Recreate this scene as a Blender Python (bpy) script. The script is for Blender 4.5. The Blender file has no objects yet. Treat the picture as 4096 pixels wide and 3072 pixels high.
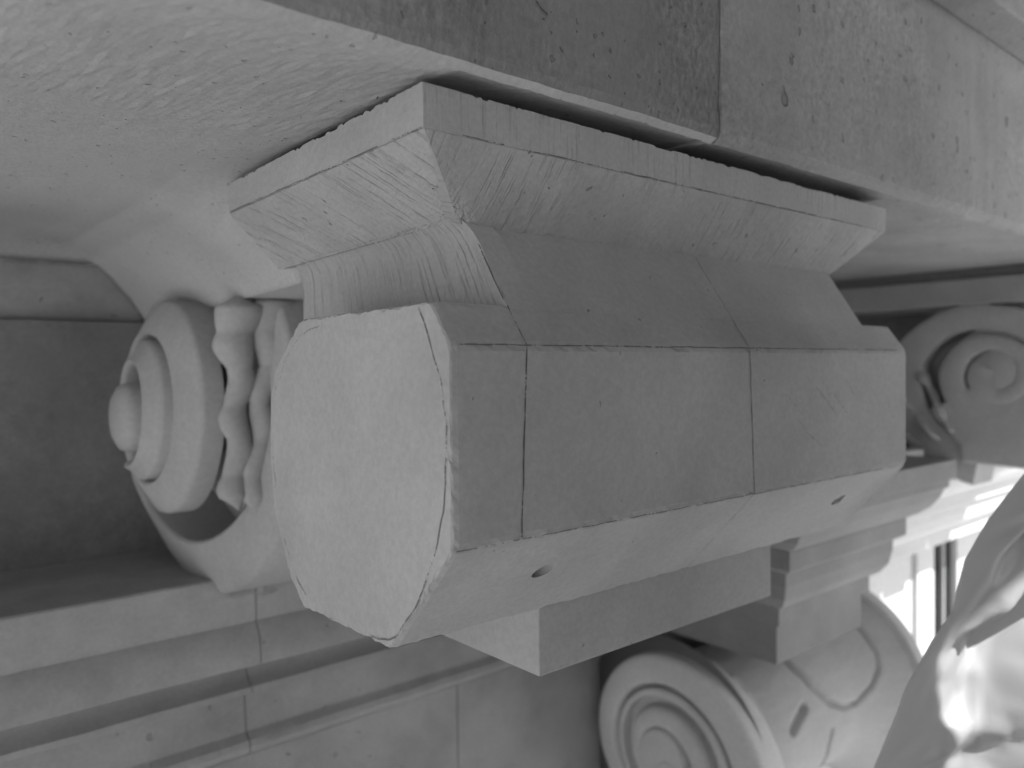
import bpy, bmesh, math, random
from mathutils import Vector, Matrix, noise
random.seed(7)
S = bpy.context.scene
COL = S.collection
R = math.radians

# ---------------------------------------------------------------- camera
cd = bpy.data.cameras.new('camera'); cam = bpy.data.objects.new('camera', cd); COL.objects.link(cam)
S.camera = cam
right = Vector((0.7635, -0.6457, -0.0109)); up = Vector((0.0216, 0.0087, 0.9997)); fwd = Vector((0.6455, 0.7635, -0.0205))
cam.matrix_world = Matrix(((right.x, up.x, -fwd.x, 0), (right.y, up.y, -fwd.y, 0), (right.z, up.z, -fwd.z, 0), (0, 0, 0, 1)))
cd.sensor_width = 36; cd.sensor_fit = 'HORIZONTAL'; cd.lens = 36 * 3172 / 4096
cd.clip_start = 0.02; cd.clip_end = 600
cd.dof.use_dof = True; cd.dof.focus_distance = 1.2; cd.dof.aperture_fstop = 2.3

# ---------------------------------------------------------------- light
SUN_EL, SUN_AZ = R(50), (0.35, -1.0)          # the sun stands to the right, beyond the added blocker boards over the camera
W = bpy.data.worlds.new('World'); S.world = W; W.use_nodes = True
wn = W.node_tree.nodes; wl = W.node_tree.links
bg = wn['Background']; sky = wn.new('ShaderNodeTexSky'); sky.sky_type = 'NISHITA'; sky.sun_disc = False
sky.sun_elevation = SUN_EL; sky.sun_rotation = math.atan2(SUN_AZ[0], SUN_AZ[1])
bw = wn.new('ShaderNodeRGBToBW'); wl.new(sky.outputs[0], bw.inputs[0]); wl.new(bw.outputs[0], bg.inputs['Color'])
bg.inputs['Strength'].default_value = 0.12
sd = bpy.data.lights.new('sun', 'SUN'); sun = bpy.data.objects.new('sun', sd); COL.objects.link(sun)
sd.energy = 4.5; sd.angle = R(0.6); sd.color = (1, 1, 1)
h = Vector((SUN_AZ[0], SUN_AZ[1], 0)).normalized() * math.cos(SUN_EL)
sun.rotation_euler = Vector((h.x, h.y, math.sin(SUN_EL))).to_track_quat('Z', 'Y').to_euler()
S.view_settings.view_transform = 'Standard'; S.view_settings.look = 'None'
S.view_settings.gamma = 1; S.view_settings.use_curve_mapping = False
S.view_settings.exposure = 1.04
S.render.engine = 'CYCLES'
S.cycles.max_bounces = 6; S.cycles.diffuse_bounces = 5

# ---------------------------------------------------------------- materials
def stone(name, base=.5, mott=.12, mscale=5, grain=.25, gscale=260, lumps=0, lscale=60, pits=0, pscale=45, psize=.22,
          strokes=None, fades=.15, rough=.92, blot=0, big=0, stretch=None, contrast=.16):
    m = bpy.data.materials.new(name); m.use_nodes = True
    N = m.node_tree.nodes; L = m.node_tree.links; b = N['Principled BSDF']
    b.inputs['Roughness'].default_value = rough
    b.inputs['Specular IOR Level'].default_value = .2
    tc = N.new('ShaderNodeTexCoord')
    lvec = None
    if stretch:
        mps = N.new('ShaderNodeMapping'); mps.inputs['Scale'].default_value = stretch; L.new(tc.outputs['Object'], mps.inputs['Vector']); lvec = mps.outputs[0]
    def nz(scale, detail=4, rgh=.55, vec=None):
        n = N.new('ShaderNodeTexNoise'); n.inputs['Scale'].default_value = scale
        n.inputs['Detail'].default_value = detail; n.inputs['Roughness'].default_value = rgh
        L.new(vec or tc.outputs['Object'], n.inputs['Vector']); return n.outputs['Fac']
    def math_(op, a, bb=None, clamp=False):
        n = N.new('ShaderNodeMath'); n.operation = op; n.use_clamp = clamp
        for i, v in enumerate((a, bb)):
            if v is None: continue
            if isinstance(v, (int, float)): n.inputs[i].default_value = v
            else: L.new(v, n.inputs[i])
        return n.outputs[0]
    def maprange(v, a, c, d, e):
        n = N.new('ShaderNodeMapRange'); L.new(v, n.inputs[0])
        for i, x in enumerate((a, c, d, e)): n.inputs[i + 1].default_value = x
        return n.outputs[0]
    col = maprange(nz(mscale, 3), .3, .7, base * (1 - mott), base * (1 + mott))
    col = math_('MULTIPLY', col, maprange(nz(gscale * .5, 1), .3, .7, .95, 1.05))
    if blot:
        col = math_('MULTIPLY', col, maprange(nz(2.2, 6, .65), .35, .55, 1 - blot, 1))
    hgt = math_('MULTIPLY', nz(gscale, 2), grain)
    if lumps:
        msk = maprange(nz(3.2, 3), .38, .62, .12, 1); lump = nz(lscale, 4, .65, lvec)
        hgt = math_('ADD', hgt, math_('MULTIPLY', math_('MULTIPLY', lump, msk), lumps * 4))
        col = math_('MULTIPLY', col, math_('ADD', 1, math_('MULTIPLY', math_('MULTIPLY', math_('SUBTRACT', lump, .5), contrast * 5.5), msk)))
    if pits:
        v = N.new('ShaderNodeTexVoronoi'); v.inputs['Scale'].default_value = pscale; v.inputs['Randomness'].default_value = 1
        dn = N.new('ShaderNodeVectorMath'); dn.operation = 'ADD'
        nn = N.new('ShaderNodeTexNoise'); nn.inputs['Scale'].default_value = pscale * 1.7; L.new(tc.outputs['Object'], nn.inputs['Vector'])
        sc = N.new('ShaderNodeVectorMath'); sc.operation = 'SCALE'; sc.inputs['Scale'].default_value = .9 / pscale
        L.new(nn.outputs['Color'], sc.inputs[0]); L.new(tc.outputs['Object'], dn.inputs[0]); L.new(sc.outputs[0], dn.inputs[1])
        L.new(dn.outputs[0], v.inputs['Vector'])
        rnd = N.new('ShaderNodeSeparateColor'); L.new(v.outputs['Color'], rnd.inputs[0])
        size = maprange(rnd.outputs[0], 1 - pits, 1, 0, psize)
        pit = math_('SUBTRACT', 1, maprange(math_('SUBTRACT', v.outputs['Distance'], size), 0, .07, 0, 1), clamp=True)
        gate = maprange(rnd.outputs[0], 1 - pits, 1 - pits + .02, 0, 1)
        pit = math_('MULTIPLY', pit, gate)
        hgt = math_('SUBTRACT', hgt, math_('MULTIPLY', pit, 2.2))
        col = math_('MULTIPLY', col, math_('SUBTRACT', 1, math_('MULTIPLY', pit, .2)))
    if big:
        v2 = N.new('ShaderNodeTexVoronoi'); v2.inputs['Scale'].default_value = 13
        mp2 = N.new('ShaderNodeMapping'); mp2.inputs['Scale'].default_value = (1.5, 1, .75)
        wv = N.new('ShaderNodeTexNoise'); wv.inputs['Scale'].default_value = 30; L.new(tc.outputs['Object'], wv.inputs['Vector'])
        ws = N.new('ShaderNodeVectorMath'); ws.operation = 'SCALE'; ws.inputs['Scale'].default_value = .035; L.new(wv.outputs['Color'], ws.inputs[0])
        wa = N.new('ShaderNodeVectorMath'); wa.operation = 'ADD'; L.new(tc.outputs['Object'], mp2.inputs['Vector']); L.new(mp2.outputs[0], wa.inputs[0]); L.new(ws.outputs[0], wa.inputs[1])
        L.new(wa.outputs[0], v2.inputs['Vector'])
        r2 = N.new('ShaderNodeSeparateColor'); L.new(v2.outputs['Color'], r2.inputs[0])
        pit2 = math_('SUBTRACT', 1, maprange(math_('SUBTRACT', v2.outputs['Distance'], maprange(r2.outputs[0], 1 - big, 1, .02, .20)), 0, .06, 0, 1), clamp=True)
        pit2 = math_('MULTIPLY', pit2, maprange(r2.outputs[0], 1 - big, 1 - big + .01, 0, 1))
        hgt = math_('SUBTRACT', hgt, math_('MULTIPLY', pit2, 5))
        col = math_('MULTIPLY', col, math_('SUBTRACT', 1, math_('MULTIPLY', pit2, .30)))
    if strokes:
        ang, su, sv, amp = strokes
        mp = N.new('ShaderNodeMapping'); mp.inputs['Rotation'].default_value[2] = ang
        L.new(tc.outputs['UV'], mp.inputs['Vector'])
        m2 = N.new('ShaderNodeMapping'); m2.inputs['Scale'].default_value = (su, sv, 1); L.new(mp.outputs[0], m2.inputs['Vector'])
        st = nz(1, 2, .5, m2.outputs[0])
        groove = maprange(st, .34, .47, -1, 0)
        fade = math_('MULTIPLY', maprange(nz(6, 2), .36, .58, fades, 1), maprange(nz(28, 2), .40, .58, .25, 1))
        hgt = math_('ADD', hgt, math_('MULTIPLY', math_('MULTIPLY', groove, fade), amp))
        col = math_('MULTIPLY', col, maprange(math_('MULTIPLY', groove, fade), -1, 0, .86, 1.01))
    bp = N.new('ShaderNodeBump'); bp.inputs['Distance'].default_value = .0016; bp.inputs['Strength'].default_value = 1
    L.new(hgt, bp.inputs['Height']); L.new(bp.outputs[0], b.inputs['Normal'])
    cc = N.new('ShaderNodeCombineColor')
    for i in range(3): L.new(col, cc.inputs[i])
    L.new(cc.outputs[0], b.inputs['Base Color'])
    return m

M = {}
M['smooth'] = stone('fresh_cut_stone', 0.338, .09, 3, .28, 220, blot=.12, pits=.06, pscale=46, psize=.08)
M['strokes_v'] = stone('chiselled_stone_upright', 0.325, .07, 6, .25, 260, strokes=(0, 105, 4, 1.2), pits=.06, psize=.12)
M['strokes_d'] = stone('chiselled_stone_slanted', 0.338, .08, 6, .35, 260, fades=.5, strokes=(0, 85, 4.5, 2.2), pits=.12, pscale=50, psize=.2)
M['strokes_e'] = stone('chiselled_stone_leaning', 0.325, .10, 6, .35, 240, strokes=(0, 85, 4.5, 1.9), pits=.12, pscale=50, psize=.22, blot=.12)
M['strokes_n'] = stone('deeply_chiselled_stone', 0.338, .05, 6, .2, 260, fades=.6, strokes=(0, 120, 2.5, 1.7), pits=.05, psize=.1)
M['rough'] = stone('coarse_stone_painted_shade', 0.189, .12, 4, .6, 240, lumps=.85, lscale=85, pits=.3, pscale=60, psize=.22, stretch=(1.2, 1, .7), contrast=.30, big=.05)  # lintel front: same stone as its soffit, shade put into the darker base
M['soffit_light_tone'] = stone('grained_soffit_painted_light', 0.375, .08, 3, .35, 240, lumps=.18, lscale=105, pits=.18, pscale=60, psize=.18, contrast=.10)  # lintel underside: light from below put into the paler base
M['rough_back'] = stone('worn_soffit_stone', 0.358, .10, 4, .4, 240, lumps=.16, lscale=90, pits=.12, pscale=50, psize=.16)
M['pitted'] = stone('pitted_stone', 0.273, .10, 3, .3, 240, lumps=.14, lscale=60, pits=.22, pscale=34, psize=.26, blot=.18, big=.16)
M['carved'] = stone('carved_stone', 0.338, .07, 4, .15, 160, blot=.12)
M['leaf'] = stone('smooth_carved_stone', .30, .05, 4, .12, 160)
M['volute'] = stone('pale_carved_stone', 0.520, .06, 4, .15, 160, blot=.08)
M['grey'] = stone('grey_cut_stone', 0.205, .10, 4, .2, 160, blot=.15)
M['wall'] = stone('wall_stone', 0.305, .10, 3, .2, 200, pits=.16, pscale=26, psize=.15, blot=.24)
M['shade_tone'] = stone('wall_stone_painted_shade', 0.189, .14, 2.5, .3, 160, lumps=.1, lscale=30, blot=.2)  # darker base carries the shade of the recesses and the beam step
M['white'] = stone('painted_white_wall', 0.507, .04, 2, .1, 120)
M['ground'] = stone('pale_paving', .62, .12, .6, .3, 60)
M['blocker'] = stone('blocker_boards', .16, .15, 2, .3, 90)  # for the unseen boards added to block light

def plain(name, v, rough=.6):
    m = bpy.data.materials.new(name); m.use_nodes = True; b = m.node_tree.nodes['Principled BSDF']
    b.inputs['Base Color'].default_value = (v, v, v, 1); b.inputs['Roughness'].default_value = rough
    return m
M['glass'] = plain('window_glass', .02, .5); M['glass'].node_tree.nodes['Principled BSDF'].inputs['Specular IOR Level'].default_value = .1
M['joint'] = plain('grey_mortar', .3, .95)  # the mortar's own even grey
def pencil(name, thr, tone=.17, s=260):
    m = bpy.data.materials.new(name); m.use_nodes = True; N = m.node_tree.nodes; L = m.node_tree.links
    b = N['Principled BSDF']; b.inputs['Base Color'].default_value = (tone, tone, tone, 1); b.inputs['Roughness'].default_value = .8
    n = N.new('ShaderNodeTexNoise'); n.inputs['Scale'].default_value = s; n.inputs['Detail'].default_value = 3
    tc = N.new('ShaderNodeTexCoord'); L.new(tc.outputs['Object'], n.inputs['Vector'])
    n2 = N.new('ShaderNodeTexNoise'); n2.inputs['Scale'].default_value = 14; n2.inputs['Detail'].default_value = 4
    L.new(tc.outputs['Object'], n2.inputs['Vector'])
    ad = N.new('ShaderNodeMath'); ad.operation = 'ADD'; L.new(n.outputs['Fac'], ad.inputs[0]); L.new(n2.outputs['Fac'], ad.inputs[1])
    mr = N.new('ShaderNodeMapRange'); L.new(ad.outputs[0], mr.inputs[0])
    mr.inputs[1].default_value = thr - .06; mr.inputs[2].default_value = thr + .06
    L.new(mr.outputs[0], b.inputs['Alpha'])
    return m
M['pencil'] = pencil('dark_pencil', .95, .10); M['pencil_faint'] = pencil('faint_pencil', 1.06); M['pencil_solid'] = pencil('sharp_pencil', .84, .06)

# ---------------------------------------------------------------- mesh helpers
def link(name, me, mat, parent=None, smooth=False):
    o = bpy.data.objects.new(name, me); COL.objects.link(o)
    if mat: me.materials.append(M[mat] if isinstance(mat, str) else mat)
    if smooth:
        for p in me.polygons: p.use_smooth = True
    if parent:
        o.parent = parent; o.location = (0, 0, 0) if parent.parent else -parent.location
    return o
def mesh(name, v, f, mat, parent=None, smooth=False, uv=None):
    me = bpy.data.meshes.new(name); me.from_pydata([tuple(x) for x in v], [], f); me.update()
    if uv:
        ul = me.uv_layers.new(name='UVMap')
        for lp in me.loops: ul.data[lp.index].uv = uv[lp.vertex_index]
    return link(name, me, mat, parent, smooth)
def thing(name, loc, label, cat, group=None):
    e = bpy.data.objects.new(name, None); COL.objects.link(e); e.location = loc; e.empty_display_size = .1
    tag(e, label, cat, group); return e
def tag(o, label, cat, group=None):
    o['label'] = label; o['category'] = cat
    if group: o['group'] = group
    return o
def bev(o, w=.004, seg=2):
    m = o.modifiers.new('bevel', 'BEVEL'); m.width = w; m.segments = seg; m.limit_method = 'ANGLE'; m.angle_limit = R(35); return o
def box(name, x0, x1, y0, y1, z0, z1, mat, parent=None, b=.004):
    v = [(x, y, z) for x in (x0, x1) for y in (y0, y1) for z in (z0, z1)]
    f = [(0, 1, 3, 2), (4, 6, 7, 5), (0, 4, 5, 1), (2, 3, 7, 6), (0, 2, 6, 4), (1, 5, 7, 3)]
    o = mesh(name, v, f, mat, parent)
    return bev(o, b) if b else o
def nz3(p, s, seed=0.):
    return noise.noise(Vector((p[0] * s + seed, p[1] * s + seed * 1.7, p[2] * s - seed)))
def turb(p, s, o=4, seed=0.):
    return noise.fractal(Vector((p[0] * s + seed, p[1] * s - seed, p[2] * s)), .6, 2.1, o)
def loft(name, sections, mat, parent=None, closed=True, caps=True, smooth=False, loop=False):
    n = len(sections[0]); v = [p for s in sections for p in s]; f = []
    ns = len(sections)
    for i in range(ns if loop else ns - 1):
        a = i * n; b = ((i + 1) % ns) * n
        for j in range(n if closed else n - 1):
            k = (j + 1) % n; f.append((a + j, a + k, b + k, b + j))
    if caps and closed and not loop:
        f.append(tuple(range(n - 1, -1, -1))); f.append(tuple((ns - 1) * n + j for j in range(n)))
    o = mesh(name, v, f, mat, parent, smooth)
    bm = bmesh.new(); bm.from_mesh(o.data); bmesh.ops.recalc_face_normals(bm, faces=bm.faces); bm.to_mesh(o.data); bm.free()
    return o
def resample(pts, step, closed=False):
    out = []; n = len(pts)
    for i in range(n if closed else n - 1):
        a = Vector(pts[i]); b = Vector(pts[(i + 1) % n]); k = max(1, round((b - a).length / step))
        for j in range(k): out.append(a.lerp(b, j / k))
    if not closed: out.append(Vector(pts[-1]))
    return out
def quad_grid(P, nu, nv):
    """P(u,v)->point; returns verts, faces"""
    v = [P(i / nu, j / nv) for i in range(nu + 1) for j in range(nv + 1)]
    f = [(i * (nv + 1) + j, (i + 1) * (nv + 1) + j, (i + 1) * (nv + 1) + j + 1, i * (nv + 1) + j + 1) for i in range(nu) for j in range(nv)]
    return v, f
def bilerp(a, b, c, d, u, v):            # a(0,0) b(1,0) c(1,1) d(0,1)
    return a.lerp(b, u).lerp(d.lerp(c, u), v)
def slab(name, a, b, c, d, back, nu, nv, mat, parent, disp=None, cot=None):
    """a face a-b-c-d with relief, uv in metres, closed at the back by an offset quad"""
    a, b, c, d = map(Vector, (a, b, c, d)); nrm = (b - a).cross(d - a).normalized(); bk = Vector(back)
    def P(u, v):
        p = bilerp(a, b, c, d, u, v)
        if disp: p = p + disp(u, v, p, nrm)
        return p
    vs, fs = quad_grid(P, nu, nv)
    lu = (b - a).length; lv = (d - a).length
    uv = [(i / nu * lu - (cot(i / nu * lu) * j / nv * lv if cot else 0), j / nv * lv) for i in range(nu + 1) for j in range(nv + 1)]
    n0 = len(vs); ring = [i * (nv + 1) for i in range(nu + 1)] + [nu * (nv + 1) + j for j in range(1, nv + 1)] + \
        [i * (nv + 1) + nv for i in range(nu - 1, -1, -1)] + [j for j in range(nv - 1, 0, -1)]
    for q in ring: vs.append(Vector(vs[q]) + bk); uv.append(uv[q])
    m = len(ring)
    for i in range(m):
        j = (i + 1) % m; fs.append((ring[j], ring[i], n0 + i, n0 + j))
    fs.append(tuple(n0 + i for i in range(m)))
    o = mesh(name, vs, fs, mat, parent, False, uv)
    bm = bmesh.new(); bm.from_mesh(o.data); bmesh.ops.recalc_face_normals(bm, faces=bm.faces); bm.to_mesh(o.data); bm.free()
    return o
def strip(name, pts, nrm, w, mat, parent, wob=.0006):
    """a thin drawn line lying on a surface"""
    pts = resample(pts, .006); nrm = Vector(nrm).normalized(); v = []; f = []
    for i, p in enumerate(pts):
        t = (pts[min(i + 1, len(pts) - 1)] - pts[max(i - 1, 0)]).normalized(); s = t.cross(nrm).normalized()
        k = w * (.75 + .5 * (nz3(p, 60, 3) + .3)); q = p + nrm * .0007 + s * wob * nz3(p, 35, 9) * 2
        v += [q - s * k / 2, q + s * k / 2]
        if i: f.append((2 * i - 2, 2 * i - 1, 2 * i + 1, 2 * i))
    return mesh(name, v, f, mat, parent)

# ================================================================ SETTING
g = mesh('ground', [(-40, -40, -2.3), (40, -40, -2.3), (40, 40, -2.3), (-40, 40, -2.3)], [(0, 1, 2, 3)], 'ground'); g['kind'] = 'structure'

# ---- lintel over the capital: two courses of stone, rough underside, rounded arris
COVE = [(.28, 0), (.36, .003), (.42, .007), (.50, .019), (.57, .048), (.63, .088), (.68, .133), (.708, .172), (.720, .194), (.724, .205), (9, .205)]
HOLLOW = [(2.34, 0), (2.44, .004), (2.52, .018), (2.58, .040), (2.62, .066)]
def interp(tb, v):
    if v <= tb[0][0]: return tb[0][1]
    for (a, b), (c_, d_) in zip(tb, tb[1:]):
        if v <= c_: return b + (d_ - b) * (v - a) / (c_ - a)
    return tb[-1][1]
def sstep(v): v = min(1, max(0, v)); return v * v * (3 - 2 * v)
def soffit_drop(x, y):
    '''how far the soffit is turned down behind the capital (cove) and at the back (hollow)'''
    bl = max(sstep((y - 1.42) / .40), sstep((x - .60) / .05) if y > 1.53 else 0)
    d = (interp(COVE, x) + .031 * max(0, y - 1.5) * sstep((x - .55) / .17)) * bl
    return max(d, interp(HOLLOW, y))
def lintel_stone(name, x0, x1, mat, mat2, parent, seed, amp, cove=False):
    prof = resample([(2.62, .386, 0), (2.0, .386, 0), (1.56, .386, 0), (1.40, .386, 0), (.93, .386, 0)], .028)[:-1]
    fine = resample([(.93, .386, 0), (.866, .386, 0), (.852, .386, 0), (.838, .389, 0), (.826, .397, 0), (.821, .410, 0), (.820, .43, 0), (.82, .60, 0), (.82, .88, 0)], .012)
    prof = [(p.x, p.y) for p in prof + fine] + [(1.2, .88), (2.62, .88)]
    n = max(2, int((min(x1, 3.6) - x0) / .008)); secs = []
    for i in range(n + 1):
        x = x0 + (min(x1, 3.6) - x0) * i / n; s = []
        if i == n: x = x1
        for y, z in prof:
            p = Vector((x, y, z))
            if z < .879:
                d = amp * turb(p, 9, 5, seed) + amp * .9 * turb(p, 60, 3, seed)
                e = .004 * turb((x, 0, 0), 6, 3, seed)      # the arris wanders
                if z > .388: p.y += d * .8 + e
                else:
                    p.z += d * .6 * (1 - .7 * sstep((y - 1.2) / .4))
                    if .846 < y < 1.39: p.z += .015 * sstep((x - .60) / .06) * sstep((1.84 - x) / .09)
                    if cove: p.z -= soffit_drop(x, y)
                edge = min(x - x0, x1 - x)
                if edge < .010 and z >= .386: p.y += (.002 + .005 * max(0, nz3(p, 30, seed)))
            s.append(p)
        secs.append(s)
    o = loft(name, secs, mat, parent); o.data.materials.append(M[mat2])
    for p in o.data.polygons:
        if (p.center.y > .846 or p.normal.z < -.45) and p.center.z < .403: p.material_index = 1; p.use_smooth = p.center.y > 1.25  # underside faces take the tone with light painted in
    return o
lin = thing('stone_lintel', (1.18, .82, .386), 'rough stone lintel resting over the unfinished capital, filling the top', 'lintel')
lintel_stone('lintel_stone', -1.3, 1.175, 'rough', 'soffit_light_tone', lin, 1.3, .0022, True)['label'] = 'coarse grained lintel stone left of the joint, light and shade put into its colour'
lintel_stone('lintel_stone', 1.181, 6.0, 'pitted', 'pitted', lin, 5.1, .0012)['label'] = 'smoother pitted lintel stone right of the joint'
box('joint_mortar', 1.17, 1.186, .832, 2.6, .396, .87, 'joint', lin, 0)
box('upper_fascia', -1.3, 6.0, .722, 2.62, .884, 1.5, 'pitted', lin, .006)

for pts in ([(.737, .60), (.75, .588), (.757, .577), (.77, .566), (.79, .560)], [(.742, .505), (.752, .497), (.764, .492)], [(.66, .515), (.668, .505), (.68, .50)]):
    strip('crack', [(a, .8185, b) for a, b in pts], (0, -1, 0), .0026, 'pencil_solid', lin, .001)
# ---- unseen boards added round the viewpoint to keep sun and front light off
sf = thing('light_blocker', (.6, -1.2, -2.3), 'unseen boards added around the viewpoint to block light in front of the lintel', 'light_blocker')
for k in range(11): box('blocker_top_board', .5, 3.92, -1.0 + k * .172, -.82801 + k * .172, 1.56, 1.60, 'blocker', sf, 0)
for k in range(7): box('blocker_side_board', -.30, 2.30, -.46, -.42, -2.29 + k * .47, -1.8205 + k * .47, 'blocker', sf, 0)

# ---- back beam with plain fascia, recessed wall below it
bb = thing('back_beam', (0, 2.62, .15), 'plain stone beam along the back above the dark recess at left', 'beam')
bev(box('fascia', -2.5, .80, 2.625, 3.2, .150, .322, 'wall', bb, 0), .012, 3)
rw = box('recess_wall', -3.0, 3.2, 2.585, 3.3, -.60, .149, 'shade_tone', None, 0)
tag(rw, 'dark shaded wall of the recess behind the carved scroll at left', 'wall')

# ---- moulded ledge along the wall, lower left
prof_ledge = [(3.05, -.552), (2.105, -.552), (2.10, -.557), (2.10, -.675), (2.104, -.683), (2.098, -.69), (2.083, -.712), (2.074, -.745), (2.074, -.785),
              (2.079, -.797), (2.090, -.800), (2.165, -.802), (2.182, -.808), (2.186, -.825), (2.180, -.846), (2.162, -.866), (2.140, -.878), (2.138, -.894), (2.196, -.897), (2.197, -.925),
              (2.190, -1.005), (2.188, -1.02), (2.180, -1.028), (2.166, -1.038), (2.160, -1.055), (2.166, -1.073), (2.182, -1.083), (2.20, -1.088), (2.6, -1.09), (3.05, -1.09)]
ld = thing('moulded_ledge', (.9, 2.2, -1.09), 'stone ledge with stacked mouldings running along the wall at lower left', 'cornice')
def ledge(x0, x1, seed):
    secs = []; n = int((x1 - x0) / .06)
    for i in range(n + 1):
        x = x0 + (x1 - x0) * i / n
        secs.append([Vector((x, y + (.0025 * turb((x, y * 3, z * 3), 4, 3, seed) if y < 2.3 else 0), z + (.0015 * turb((x, y, z), 6, 2, seed) if y < 2.3 else 0))) for y, z in prof_ledge])
    o = loft('ledge_stone', secs, 'wall', ld)
    for p in o.data.polygons: p.use_smooth = True
    o.data.set_sharp_from_angle(angle=R(32)); return o
ledge(-1.6, .8495, 2.2); ledge(.8535, 2.45, 7.7)
loft('joint_mortar', [[Vector((x, y + .0035, z - .0005)) for y, z in prof_ledge] for x in (.848, .855)], 'joint', ld)
lw = thing('lower_wall', (1.0, 2.2, -2.3), 'plain stone wall below the moulded ledge at the bottom', 'wall')
box('wall_stone', -1.6, 1.597, 2.2, 2.6, -2.29, -1.092, 'wall', lw, .003)
box('wall_stone', 1.6, 4.2, 2.2, 2.6, -2.29, -1.092, 'wall', lw, .003)
# chips of torn tape left on the ledge beside the carved scroll
tp = thing('torn_tape', (.86, 2.09, -.56), 'scraps of pale torn tape on the ledge edge under the carved scroll', 'tape')
for k, (x, z, w, hh, a) in enumerate([(.80, -.600, .05, .009, .22), (.855, -.590, .014, .028, .1), (.875, -.606, .05, .007, .18), (.90, -.562, .04, .010, .25)]):
    u = Vector((math.cos(a), 0, math.sin(a))) * w / 2; v_ = Vector((-math.sin(a), 0, math.cos(a))) * hh / 2; q = Vector((x, 2.086 - .004 * k, z))
    vs = [q - u - v_, q + u - v_ + Vector((0, -.006, 0)), q + u + v_, q - u + v_]; vs += [w_ + Vector((0, .004, 0)) for w_ in vs]
    mesh('tape_scrap', vs, [(0, 1, 2, 3), (7, 6, 5, 4), (0, 4, 5, 1), (1, 5, 6, 2), (2, 6, 7, 3), (3, 7, 4, 0)], 'carved', tp)

# ================================================================ THE UNFINISHED CAPITAL
X0, X1 = .5865, 1.884
cap = thing('unfinished_capital', (1.235, 1.11, -.52), 'large roughed-out stone capital block with drawn guide lines, not yet carved', 'capital')
# bolster: eight-sided bar with chipped arrises
bprof = [(.8145, .030), (.8145, -.233), (.969, -.400), (1.250, -.402), (1.305, -.352), (1.362, -.253), (1.374, -.148), (1.366, -.035), (1.346, .001), (1.243, .086), (.857, .088)]
pr = resample([(a, b, 0) for a, b in bprof], .008, True)
corner = [Vector((a, b, 0)) for a, b in bprof]; cen = Vector((1.09, -.15, 0))
def bsec(x, endk):
    out = []
    for p in pr:
        q = p.copy(); dc = min((p - c_).length for c_ in corner)
        w3 = (x, p.x, p.y)
        inw = (cen - p).normalized(); chip = 0
        if dc < .006: chip += .0012 + .0045 * max(0, turb(w3, 45, 4, 4))
        chip += .0005 * turb(w3, 16, 3)
        if endk: chip += endk * (.0022 + .008 * max(0, turb(w3, 38, 4, 2)) + .004 * abs(nz3(w3, 130)))
        q += inw * chip; out.append(Vector((x, q.x, q.y)))
    return out
xs = [X0 + .001, X0 + .004] + [X0 + .012 + (X1 - X0 - .012) * i / 110 for i in range(111)]
secs = [bsec(x, 1.0 if i == 0 else (.45 if i == 1 else 0)) for i, x in enumerate(xs)]
verts = [p for s in secs for p in s]; n = len(pr); faces = []
for i in range(len(secs) - 1):
    for j in range(n):
        k = (j + 1) % n; faces.append((i * n + j, i * n + k, (i + 1) * n + k, (i + 1) * n + j))
last = list(range(n)); NR = 14                          # end face as rings to the middle
for r_ in range(1, NR):
    t = (r_ / NR); base = len(verts)
    for j in range(n):
        p = secs[0][j]; q = Vector((p.x, p.y + (cen.x - p.y) * t, p.z + (cen.y - p.z) * t)); q.x = X0 + .0008 * turb(q, 9, 3)
        verts.append(q)
    for j in range(n):
        k = (j + 1) % n; faces.append((last[k], last[j], base + j, base + k))
    last = list(range(base, base + n))
verts.append(Vector((X0, cen.x, cen.y)))
for j in range(n): faces.append((last[(j + 1) % n], last[j], len(verts) - 1))
faces.append(tuple((len(secs) - 1) * n + j for j in range(n)))
bol = mesh('bolster', verts, faces, 'smooth', cap)
bm = bmesh.new(); bm.from_mesh(bol.data); bmesh.ops.recalc_face_normals(bm, faces=bm.faces); bm.to_mesh(bol.data); bm.free()
# drilled holes in the sloping underside, cut into the block
def drill(x, y, z, r, ax, depth):
    me = bpy.data.meshes.new('cut'); bm = bmesh.new()
    bmesh.ops.create_cone(bm, cap_ends=True, segments=20, radius1=r * .8, radius2=r, depth=depth)
    q = Vector(ax).to_track_quat('Z', 'Y').to_matrix().to_4x4()
    bmesh.ops.transform(bm, matrix=Matrix.Translation((x, y, z)) @ q, verts=bm.verts)
    bm.to_mesh(me); bm.free(); o = bpy.data.objects.new('cut', me); COL.objects.link(o)
    md = bol.modifiers.new('b', 'BOOLEAN'); md.object = o; md.operation = 'DIFFERENCE'; md.solver = 'EXACT'
    bpy.context.view_layer.update()
    dg = bpy.context.evaluated_depsgraph_get(); new = bpy.data.meshes.new_from_object(bol.evaluated_get(dg))
    bol.modifiers.clear(); old = bol.data; bol.data = new; bpy.data.meshes.remove(old); bpy.data.objects.remove(o); bpy.data.meshes.remove(me)
cap_loc = cap.location.copy(); cap.location = (0, 0, 0); bol.location = (0, 0, 0)
drill(.802, .888, -.306, .0165, (.60, -.62, -.20), .06)
drill(1.69, .885, -.302, .015, (.8, -.4, -.2), .045)
cap.location = cap_loc; bol.location = -cap_loc
bol.data.materials.clear(); bol.data.materials.append(M['smooth'])

Xn, Xn2 = .7154, 1.756
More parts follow.
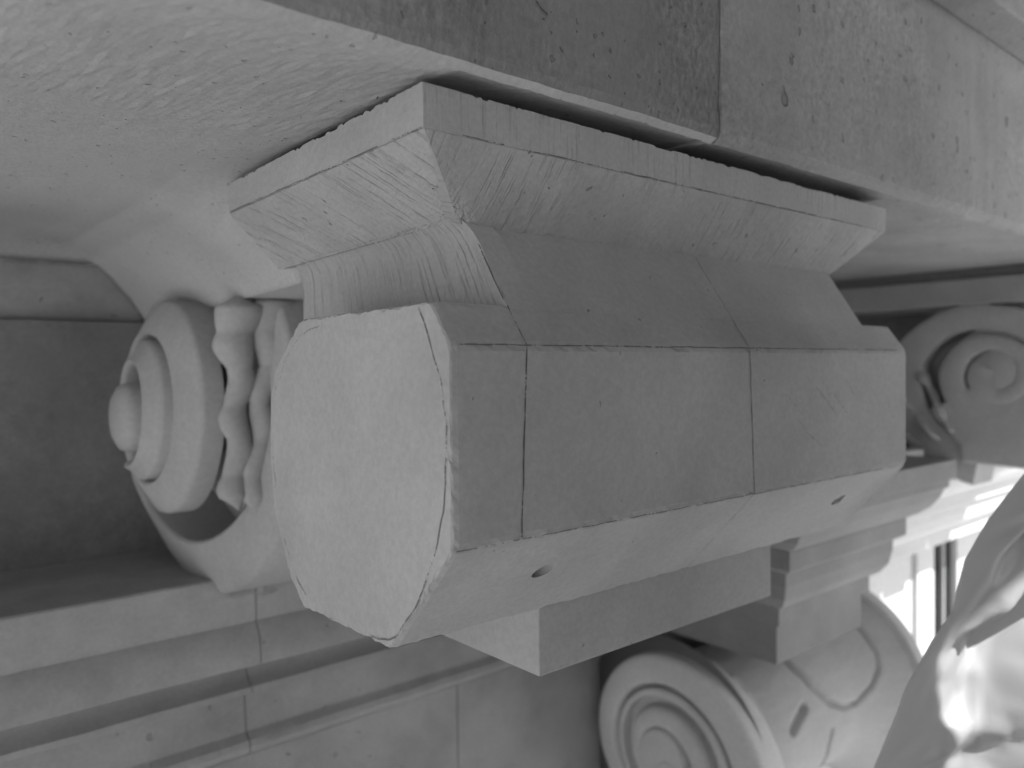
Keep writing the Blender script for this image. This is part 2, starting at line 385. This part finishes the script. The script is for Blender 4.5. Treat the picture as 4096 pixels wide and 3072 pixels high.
# neck between bolster and bevel: front face tooled with upright grooves, side face smooth
def dneck(u, v, p, nr):
    k = .0066 * (max(0, v - .45) / .55) ** 4            # hollows out toward the bevel
    gr = -.0016 * max(0, turb((p.y * 1.0, 0, p.z * .04), 95, 2)) * min(1, 4 * (1 - v))
    return Vector((-k * 3.5 - gr, 0, 0))
slab('neck_front', (Xn, 1.497, .084), (Xn, .8555, .084), (Xn, .9385, .222), (Xn, 1.497, .216), (.05, 0, 0), 200, 24, 'strokes_n', cap, dneck)
nb = mesh('neck', [(x, y, z) for x in (Xn + .004, Xn2) for y, z in ((.8525, .082), (1.49, .082), (1.49, .222), (.9425, .222))],
          [(0, 1, 2, 3), (7, 6, 5, 4), (0, 4, 5, 1), (1, 5, 6, 2), (2, 6, 7, 3), (3, 7, 4, 0)], 'smooth', cap)
bm = bmesh.new(); bm.from_mesh(nb.data); bmesh.ops.recalc_face_normals(bm, faces=bm.faces); bm.to_mesh(nb.data); bm.free()
# bevel under the abacus: slanting tooled faces
XA, XB, YA, YB = .5826, 1.886, .8614, 1.535
def edgy(seed, amp=.0016):
    def f(u, v, p, nr):
        e = 0
        if u < .012 or u > .988: e = .003 * abs(turb(p, 60, 3, seed))
        return nr * (amp * turb(p, 55, 3, seed) * .6 - e)
    return f
def dbev(seed):
    def f(u, v, p, nr):
        e = .002 * abs(turb(p, 70, 3, seed)) if v < .05 else 0
        c_ = (.010 * max(0, 1 - abs(u - 1) / .06) * max(0, 1 - v / .45)) if seed == 1 else (.010 * max(0, 1 - u / .03) * max(0, 1 - v / .45))
        return nr * (.0010 * turb(p, 70, 3, seed) - e) - nr * c_ * (.6 + abs(turb(p, 80, 3)))
    return f
slab('bevel_face', (Xn - .028, 1.545, .205), (Xn - .020, .950, .218), (XA + .001, YA + .001, .312), (XA + .001, YB, .305), (.12, .0, .02), 190, 40, 'strokes_d', cap, dbev(1), lambda u: -1.15 + .12 * math.sin(u * 5))
slab('bevel_face', (Xn - .020, .934, .208), (Xn2 + .01, .934, .210), (XB - .002, YA + .001, .310), (XA + .002, YA + .001, .312), (0, .12, .03), 330, 40, 'strokes_e', cap, dbev(2), lambda u: 1.0 - 1.9 * min(1, u / .55) ** .7 * .55 - .55 * max(0, u - .55))
# abacus
def dab(seed, sgn):
    def f(u, v, p, nr):
        q = nr * (.0006 * turb(p, 40, 3, seed))
        if v > .985: q.z -= .0012 + .010 * max(0, turb(p, 34, 4, seed)) ** 1.4 + .0016 * abs(turb(p, 130, 2, seed))
        if v < .02: q.z += .0004
        return q
    return f
abf = slab('abacus_front', (XA, YB, .306), (XA, YA, .312), (XA, YA, .3735), (XA, YB, .364), (.06, .0, 0), 220, 12, 'smooth', cap, dab(3, 1))
abs_ = slab('abacus_side', (XA + .0005, YA - .0005, .312), (XB, YA - .0005, .310), (XB, YA - .0005, .366), (XA + .0005, YA - .0005, .3725), (0, .06, 0), 420, 14, 'strokes_v', cap, dab(4, 1))
box('abacus', XA + .03, XB - .0004, YA + .03, YB - .002, .315, .362, 'smooth', cap, 0)
box('core', Xn + .02, Xn2 - .02, .97, 1.48, .20, .32, 'smooth', cap, 0)
# base block under the bolster
bs = box('base_block', .886, 1.592, .985, 1.30, -.5215, -.3985, 'smooth', cap, .003)
# guide lines drawn on the block
side = (0, -1, 0); uf = Vector((0, -.833, .554)); lf = Vector((0, -.733, -.68))
strip('guide_line', [(.7155, .8145, .028), (.7025, .8145, -.231)], side, .0024, 'pencil_solid', bol)
strip('guide_line', [(1.2496, .8145, .028), (1.262, .8145, -.231)], side, .0020, 'pencil_solid', bol)
strip('guide_line', [(1.79, .8145, .0), (1.802, .8145, -.21)], side, .002, 'pencil_faint', bol)
strip('guide_line', [(.60, .8140, .0305), (1.84, .8140, .0305)], (0, -.95, .3), .0022, 'pencil', bol)
strip('guide_line', [(.592, .8142, -.2335), (1.84, .8142, -.2335)], (0, -.97, -.25), .0020, 'pencil', bol)
strip('guide_line', [(1.2496, .8145, .030), (1.2496, .932, .2055)], uf, .0017, 'pencil_solid', nb)
strip('guide_line', [(.7156, .8145, .030), (.7156, .855, .087)], uf, .0017, 'pencil_solid', bol)
strip('guide_line', [(1.262, .8145, -.2335), (1.262, .967, -.398)], lf, .0020, 'pencil_faint', bol)
strip('guide_line', [(XA, YB - .01, .308), (XA, YA + .004, .3135)], (-1, 0, 0), .0020, 'pencil', abf)
strip('guide_line', [(XA + .006, YA, .3135), (XB - .12, YA, .3115)], side, .0020, 'pencil', abs_)
strip('guide_line', [(Xn - .001, .862, .096), (Xn - .001, .932, .203)], (-.7, -.7, 0), .0022, 'pencil', nb)
oval = [(.883, .083), (.866, .050), (.847, .008), (.830, -.027), (.824, -.065), (.8235, -.104), (.826, -.145), (.833, -.185), (.846, -.228), (.867, -.272), (.90, -.322), (.95, -.375),
        (.972, -.386), (1.0, -.391), (1.027, -.394)]
strip('drawn_scroll_outline', [(X0 - .0002, a, b) for a, b in oval], (-1, 0, 0), .0022, 'pencil', bol, .0016)
oval2 = [(1.06, -.396), (1.169, -.394), (1.22, -.384), (1.262, -.36), (1.317, -.295), (1.345, -.225), (1.356, -.15), (1.35, -.053), (1.338, -.025)]
strip('drawn_scroll_outline', [(X0 - .0002, a, b) for a, b in oval2], (-1, 0, 0), .0018, 'pencil_faint', bol, .001)
oval3 = [(1.325, -.02), (1.294, .022), (1.262, .045), (1.235, .058), (1.20, .066), (1.165, .071)]
strip('drawn_scroll_outline', [(X0 - .0002, a, b) for a, b in oval3], (-1, 0, 0), .0020, 'pencil_faint', bol, .001)
for (x, z, l, a) in [(1.37, -.055, .07, -.62), (1.40, -.10, .06, -.6), (1.48, -.045, .10, -.62), (1.55, -.06, .07, -.66), (1.50, -.03, .05, -.7), (1.43, -.125, .09, -.5), (1.60, -.03, .05, -.8)]:
    strip('scratch', [(x, .8142, z), (x + l * math.cos(a), .8142, z + l * math.sin(a))], side, .0016, 'pencil_faint', bol)

# ================================================================ SCROLLS
def band(name, cy, cz, sgn, th0, th1, rf, tf, xf, xbf, n, mat, parent, bevel=.008, slant=lambda t: 0):
    """a strap coiled round an axis along X; th in turns, 0 = toward -Y (sgn 1) or +Y (sgn -1), going down first"""
    secs = []
    for i in range(n + 1):
        t = th0 + (th1 - th0) * i / n; a = 2 * math.pi * t; ro = rf(t); ri = ro - tf(t); x = xf(t); xb = xbf(t)
        b = min(bevel, (ro - ri) * .3)
        s = []
        for r, xx in ((ro, x + b), (ro - b * .3, x + b * .3), (ro - b, x), (ri + b, x - slant(t)), (ri + b * .3, x + b * .3 - slant(t)), (ri, x + b - slant(t)), (ri, xb), (ro, xb)):
            s.append(Vector((xx, cy - sgn * r * math.cos(a), cz - r * math.sin(a))))
        secs.append(s)
    o = loft(name, secs, mat, parent)
    for p in o.data.polygons: p.use_smooth = True
    o.data.set_sharp_from_angle(angle=R(55)); return o
def lathe_x(name, cy, cz, prof, mat, parent, n=48):
    secs = [[Vector((x, cy - r * math.cos(2 * math.pi * j / n), cz - r * math.sin(2 * math.pi * j / n))) for j in range(n)] for x, r in prof]
    o = loft(name, secs, mat, parent)
    for p in o.data.polygons: p.use_smooth = True
    o.data.set_sharp_from_angle(angle=R(50)); return o
def husk_strand(name, p0, p1, n, w, mat, parent, seed, lean=0):
    """a hanging string of husks: a rippling tapering stem"""
    p0, p1 = Vector(p0), Vector(p1); secs = []; K = n * 10; m = 14
    for i in range(K + 1):
        t = i / K; ph = (t * n) % 1; p = p0.lerp(p1, t)
        big = 1.70 - .90 * min(1, t / .38) if t < .38 else .80 + .12 * (t - .38)
        r = w * big * (.80 + .20 * abs(math.sin(math.pi * t * n)))
        if t < .05: r *= .25 + .75 * t / .05
        if t > .93: r *= max(.12, (1 - t) / .07)
        sway = Vector((.011 * math.sin(t * n * math.pi + seed), 0, 0))
        secs.append([p + sway + Vector((math.cos(2 * math.pi * j / m) * r, math.sin(2 * math.pi * j / m) * r * .8, 0)) for j in range(m)])
    return loft(name, secs, mat, parent, smooth=True)

# ---- left: finished scroll, coil stepping out toward the left
ls = thing('scroll_bracket', (.8, 2.15, -.57), 'finished carved scroll with coiled spiral and hanging husks, standing on the ledge at left', 'bracket', 'carved scroll brackets')
cy, cz = 2.15, -.115
RL = [(-.3, .44), (0, .44), (.12, .455), (.25, .482), (.36, .455), (.5, .385), (.75, .300), (1.0, .258), (1.25, .250), (1.5, .222), (2.0, .172), (2.25, .158), (3, .12)]
XL = [(-.3, .800), (0, .790), (.12, .765), (.25, .715), (.40, .650), (.55, .630), (1.0, .622), (1.25, .600), (1.5, .585), (2.0, .560), (2.25, .550), (3, .54)]
TL = [(-.3, .125), (0, .125), (.25, .150), (.40, .120), (.55, .100), (1.0, .095), (1.5, .075), (2.0, .055), (3, .03)]
SL = [(-.3, 0), (0, .01), (.12, .03), (.25, .055), (.45, .045), (1.0, .035), (2.0, .028), (3, .02)]
DL = [(-.3, .34), (.3, .34), (.45, .25), (.70, .16), (.9, .075), (1.5, .085), (3, .08)]
def rL(t): return interp(RL, t)
def xL(t): return interp(XL, t)
band('coil', cy, cz, 1, -.28, 2.25, rL, lambda t: interp(TL, t), lambda t: xL(t) + interp(SL, t) * .5, lambda t: xL(t) + interp(DL, t), 300, 'carved', ls, .014,
     lambda t: interp(SL, t))
lathe_x('eye', cy + .0, cz, [(.62, .088), (.548, .088), (.530, .080), (.518, .058), (.512, .028), (.511, .004)], 'carved', ls)
lathe_x('scroll_core', cy, cz, [(1.25, .40), (.90, .40), (.86, .33), (.80, .24), (.74, .19), (.70, .14), (.64, .11), (.60, .05)], 'carved', ls)
husk_strand('husk_strand', (.722, 1.855, .175), (.718, 1.88, -.335), 6, .043, 'carved', ls, .5)
husk_strand('husk_strand', (.812, 1.85, .190), (.752, 1.87, -.350), 6, .042, 'carved', ls, 2.1)
box('backing', .93, 1.6, 1.80, 3.0, -.545, .15, 'carved', ls, .01)

# ---- far right: finished scroll under the far beam
fs = thing('scroll_bracket', (3.55, 1.2, -.42), 'finished carved scroll beyond the right end of the unfinished block, under the far beam', 'bracket', 'carved scroll brackets')
fy, fz = 1.165, -.045
RF = [(-3.6, .02), (-3.0, .035), (-2.5, .060), (-2.25, .080), (-2.0, .105), (-1.75, .122), (-1.5, .136), (-1.25, .152), (-1.0, .213), (-.75, .232), (-.5, .252), (-.25, .272), (-.12, .345), (0, .455)]
def rF(t): return interp(RF, t)
def tF(t): return rF(t) - .003 if t < -1.75 else max(.012, rF(t) - rF(t - 1) - (.010 + .075 * max(0, 1 + t / .22)))
band('coil', fy, fz, -1, 0, -2.1, rF, tF, lambda t: 3.512 - .02 * min(1, -t), lambda t: 3.50 + .16, 220, 'carved', fs, .010)
lathe_x('eye', fy, fz, [(3.53, .092), (3.4985, .092), (3.4945, .086), (3.4940, .004)], 'carved', fs, 40)
band('strap', fy, fz, -1, .22, .0, lambda t: .455 + .05 * t, lambda t: .16, lambda t: 3.512, lambda t: 3.72, 40, 'carved', fs, .01)
lathe_x('scroll_core', fy, fz, [(3.9, .38), (3.62, .38), (3.60, .2), (3.522, .19), (3.520, .02)], 'carved', fs)
vs = [(y, z) for y, z in ((1.42, -.20), (1.30, -.335), (1.29, -.41), (.60, -.43), (.60, .1), (1.1, .0))]
o = loft('body', [[Vector((3.495, y, z)) for y, z in vs], [Vector((3.95, y, z)) for y, z in vs]], 'carved', fs); bev(o, .012)
husk_strand('husk_strand', (3.56, 1.50, .03), (3.50, 1.32, -.30), 5, .035, 'carved', fs, .2)
husk_strand('husk_strand', (3.54, 1.58, -.10), (3.50, 1.38, -.33), 4, .030, 'carved', fs, 1.2)
husk_strand('husk_strand', (3.56, 1.66, -.20), (3.52, 1.45, -.36), 4, .028, 'carved', fs, 2.2)
fb = thing('far_beam', (3.5, 1.5, .235), 'stone beam with two bands crossing above the far carved scroll at right', 'beam')
box('lower_band', 3.50, 3.95, -.5, 2.62, .236, .343, 'wall', fb, .006)
box('upper_band', 3.525, 3.95, -.5, 2.62, .343, .384, 'shade_tone', fb, .004)
box('fillet', 3.44, 3.95, -.5, 2.62, .3845, .40, 'wall', fb, 0)
fw = box('far_wall', 3.96, 4.2, 1.2, 3.0, -.45, .4, 'shade_tone', None, 0)
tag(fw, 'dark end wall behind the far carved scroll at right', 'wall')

# ================================================================ LOWER ENTABLATURE, RIGHT
RP = [(0, -.99), (0, -.862), (.010, -.857), (.022, -.855), (.022, -.785), (.050, -.782), (.072, -.748), (.082, -.700), (.083, -.655), (.100, -.652), (.117, -.640), (.117, -.578),
      (.128, -.570), (.150, -.560), (.180, -.535), (.203, -.500), (.214, -.468), (.226, -.462), (.226, -.432), (.244, -.428), (.244, -.357)]
def ressaut(name, xe, xf, yb, yback, prof, mat, parent):
    secs = [[Vector((xe - o, yback, z)), Vector((xe - o, yb - o, z)), Vector((xf + o, yb - o, z)), Vector((xf + o, yback, z))] for o, z in prof]
    o = loft(name, secs, mat, parent); return bev(o, .003)
en = thing('entablature_block', (2.65, 1.43, -.99), 'shaded stepped cornice block above the finished capital, lower right', 'cornice')
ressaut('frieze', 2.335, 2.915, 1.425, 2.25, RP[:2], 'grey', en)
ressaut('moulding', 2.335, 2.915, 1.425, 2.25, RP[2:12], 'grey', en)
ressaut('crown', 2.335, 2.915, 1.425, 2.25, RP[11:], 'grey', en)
sc = thing('sunlit_cornice', (4.2, 1.58, -.87), 'bright sunlit cornice running on behind the shaded block at right', 'cornice')
secs = []
RP2 = [(-.3, -.872), (.0, -.870), (.02, -.862), (.022, -.855)] + [(o, z - .05 * max(0, (z + .8) / .45)) for o, z in RP[4:]] + [(-.3, -.407)]
for x in (2.93, 3.6, 4.6, 6.5): secs.append([Vector((x, 1.58 - o, z)) for o, z in RP2])
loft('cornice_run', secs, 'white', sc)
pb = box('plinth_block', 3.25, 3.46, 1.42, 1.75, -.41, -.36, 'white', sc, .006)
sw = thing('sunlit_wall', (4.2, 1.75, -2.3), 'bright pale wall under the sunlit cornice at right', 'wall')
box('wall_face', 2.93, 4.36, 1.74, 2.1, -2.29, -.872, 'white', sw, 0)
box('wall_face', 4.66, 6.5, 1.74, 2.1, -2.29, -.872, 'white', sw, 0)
box('pilaster_strip', 4.10, 4.28, 1.715, 1.745, -2.29, -.872, 'white', sw, .008)
wd = thing('narrow_window', (4.51, 1.8, -2.3), 'narrow dark window slot in the sunlit wall at right', 'window')
box('pane', 4.35, 4.67, 1.772, 1.782, -2.2, -.90, 'glass', wd, 0)
box('frame', 4.362, 4.385, 1.75, 1.771, -2.2, -.90, 'wall', wd, .003)
box('frame', 4.50, 4.525, 1.75, 1.771, -2.2, -.90, 'wall', wd, .003)

# ---- finished capital below the entablature block
ic = thing('ionic_capital', (2.5, 1.85, -1.95), 'finished carved capital with a large spiral volute and leaf bolster at lower right', 'capital')
vy, vz = 1.845, -1.425
def rI(t): return .45 * (.485 ** t)
bandx = lambda t: 2.245
# th measured from -Y going over the top inward: use negative turns
def tI(t):
    if t > -.85: return .30 * rI(-t)
    full = rI(-t) - rI(1 - t) - .016 if t > -1.7 else rI(-t) - .004
    return .30 * rI(-t) + (full - .30 * rI(-t)) * min(1, (-.85 - t) / .25)
band('volute_band', vy, vz, 1, .30, -1.95, lambda t: rI(-t), tI, lambda t: 2.245, lambda t: 2.36, 200, 'volute', ic, .020)
band('volute_fillet', vy, vz, 1, .30, -.80, lambda t: .665 * rI(-t), lambda t: .075 * rI(-t) * min(1, .15 + (t + .80) / .3), lambda t: 2.250, lambda t: 2.36, 120, 'volute', ic, .008)
lathe_x('eye', vy, vz, [(2.30, .104), (2.262, .104), (2.2485, .094), (2.2475, .004)], 'volute', ic, 48)
lathe_x('volute_ground', vy, vz, [(2.45, .30), (2.32, .29), (2.298, .28), (2.296, .02)], 'volute', ic)
# bolster: waisted roll with a raised leaf, one sculpted surface
LEAF = [(2.80, 1.35), (2.825, .895), (2.86, .60), (2.926, .35), (3.02, .20), (3.117, .16), (3.216, .31), (3.265, .46), (3.285, .64), (3.29, .94), (3.29, 1.35)]
CURL = [(2.93, -.02), (2.915, -.20), (2.925, -.46), (2.96, -.75)]
NOTCH = [(2.77, .42), (2.70, .32), (2.655, .24)]
def dist_line(pl, x, y):
    best = 9
    for (a, b), (c_, d_) in zip(pl, pl[1:]):
        vx, vy_ = c_ - a, d_ - b; t = max(0, min(1, ((x - a) * vx + (y - b) * vy_) / (vx * vx + vy_ * vy_)))
        best = min(best, math.hypot(x - a - t * vx, y - b - t * vy_))
    return best
def spool():
    nx, na = 190, 300; vs = []; fsx = []; K = .32
    sc_ = lambda pl: [(x, u * K) for x, u in pl]
    leaf, curl, notch = sc_(LEAF), sc_(CURL), sc_(NOTCH)
    for i in range(nx + 1):
        t = i / nx; x = 2.30 + 1.10 * t
        r0 = .30 + .13 * (1 - min(1, t / .15)) ** 2 + .15 * max(0, (t - .72) / .28) ** 1.7
        for j in range(na):
            a = 2 * math.pi * j / na; u = a if a < math.pi else a - 2 * math.pi; h_ = 0
            if -1.2 < u < 1.5 and x > 2.5:
                y = u * K
                d = dist_line(leaf, x, y); inside = 2.82 < x < 3.29 and u > .16 + 3.2 * (x - 3.08) ** 2 * (4 if x < 3.08 else 3)
                h_ += .010 if inside else 0
                h_ -= .024 * max(0, 1 - (d / .015) ** 2)
                h_ -= .022 * max(0, 1 - (dist_line(curl, x, y) / .014) ** 2)
                h_ -= .030 * max(0, 1 - (dist_line(notch, x, y) / .022) ** 2)
            if 2.40 < x < 2.52 and .1 < u < 1.6: h_ += .020 * math.sin((x - 2.40) / .12 * math.pi) * (.6 + .7 * nz3((x, u, 0), 9, 2))
            r = r0 + h_ + .0015 * turb((x, u, 0), 7, 3)
            vs.append(Vector((x, vy - r * math.cos(a), vz + r * math.sin(a))))
    for i in range(nx):
        for j in range(na):
            k = (j + 1) % na; fsx.append((i * na + j, i * na + k, (i + 1) * na + k, (i + 1) * na + j))
    fsx.append(tuple(range(na))); fsx.append(tuple(nx * na + j for j in range(na)))
    o = mesh('leaf_bolster', vs, fsx, 'leaf', ic)
    bm = bmesh.new(); bm.from_mesh(o.data); bmesh.ops.recalc_face_normals(bm, faces=bm.faces)
    bm.to_mesh(o.data); bm.free()
    for p in o.data.polygons: p.use_smooth = True
    sm = o.modifiers.new('s', 'SMOOTH'); sm.iterations = 2; sm.factor = .5
spool()
lathe_x('far_volute', vy, vz, [(3.385, .44), (3.39, .465), (3.45, .465), (3.46, .43)], 'carved', ic, 64)
box('shaft', 2.42, 2.86, 1.56, 2.2, -2.29, -1.70, 'carved', ic, .01)

# ================================================================ PLASTIC SHEET, LOWER RIGHT
pm = bpy.data.materials.new('milky_plastic'); pm.use_nodes = True; N = pm.node_tree.nodes; L = pm.node_tree.links
b = N['Principled BSDF']; b.inputs['Base Color'].default_value = (.58, .58, .58, 1); b.inputs['Roughness'].default_value = .35
tr = N.new('ShaderNodeBsdfTranslucent'); tr.inputs['Color'].default_value = (.62, .62, .62, 1)
mx = N.new('ShaderNodeMixShader'); mx.inputs[0].default_value = .4
L.new(b.outputs[0], mx.inputs[1]); L.new(tr.outputs[0], mx.inputs[2]); L.new(mx.outputs[0], N['Material Output'].inputs['Surface'])
M['plastic'] = pm
edge = [(2.045, .622, -.25), (1.979, .675, -.357), (1.934, .711, -.447), (1.91, .728, -.561), (1.874, .757, -.628), (1.824, .796, -.741), (1.80, .814, -.82), (1.768, .838, -.917), (1.72, .87, -1.05), (1.68, .9, -1.3)]
edge = resample(edge, .012)
rs = random.Random(11); HT = {}
def facet(x, z, sd):
    '''piecewise flat crumple: random heights on a lattice joined by flat triangles'''
    i, k = math.floor(x), math.floor(z); fx, fz = x - i, z - k
    def hh(a, b):
        if (a, b, sd) not in HT: HT[(a, b, sd)] = rs.uniform(-1, 1)
        return HT[(a, b, sd)]
    if (i + k) % 2 == 0:
        return hh(i, k) * (1 - max(fx, fz)) + hh(i + 1, k + 1) * min(fx, fz) + (hh(i + 1, k) * (fx - fz) if fx > fz else hh(i, k + 1) * (fz - fx))
    fx2 = 1 - fx
    return hh(i + 1, k) * (1 - max(fx2, fz)) + hh(i, k + 1) * min(fx2, fz) + (hh(i, k) * (fx2 - fz) if fx2 > fz else hh(i + 1, k + 1) * (fz - fx2))
nu = 90; rows = []
for i, e in enumerate(edge):
    row = []
    for j in range(nu + 1):
        t = j / nu; p = e + Vector((.7635, -.6457, 0)) * (.75 * t) + Vector((0, 0, .10 * t * (1 - i / len(edge))))
        q = Vector((t * .75, .3, p.z)); q2 = q + Vector((.12 * nz3(q, 3, 1), 0, .12 * nz3(q, 3, 5)))
        ridge = 0
        for (s_, am, sd_) in ((4.0, .10, 1), (8.5, .075, 2), (18, .030, 3), (37, .005, 4)):
            ca, sa = math.cos(.25 + sd_ * .22), math.sin(.25 + sd_ * .22)
            ridge += am * facet((q2.x * ca - q2.z * sa) * s_ + sd_, (q2.x * sa + q2.z * ca) * s_ * .45, sd_)
        row.append(p + Vector((-.6455, -.7635, 0)) * (ridge * min(1, t * 5 + .12)))
    rows.append(row)
v = [p for r_ in rows for p in r_]; f = [(i * (nu + 1) + j, i * (nu + 1) + j + 1, (i + 1) * (nu + 1) + j + 1, (i + 1) * (nu + 1) + j) for i in range(len(rows) - 1) for j in range(nu)]
ps = mesh('plastic_sheet', v, f, 'plastic', None, True); ps.modifiers.new('s', 'SOLIDIFY').thickness = .0015
sm = ps.modifiers.new('sm', 'SMOOTH'); sm.iterations = 1
tag(ps, 'crumpled milky plastic sheet hanging at the lower right corner', 'sheet')
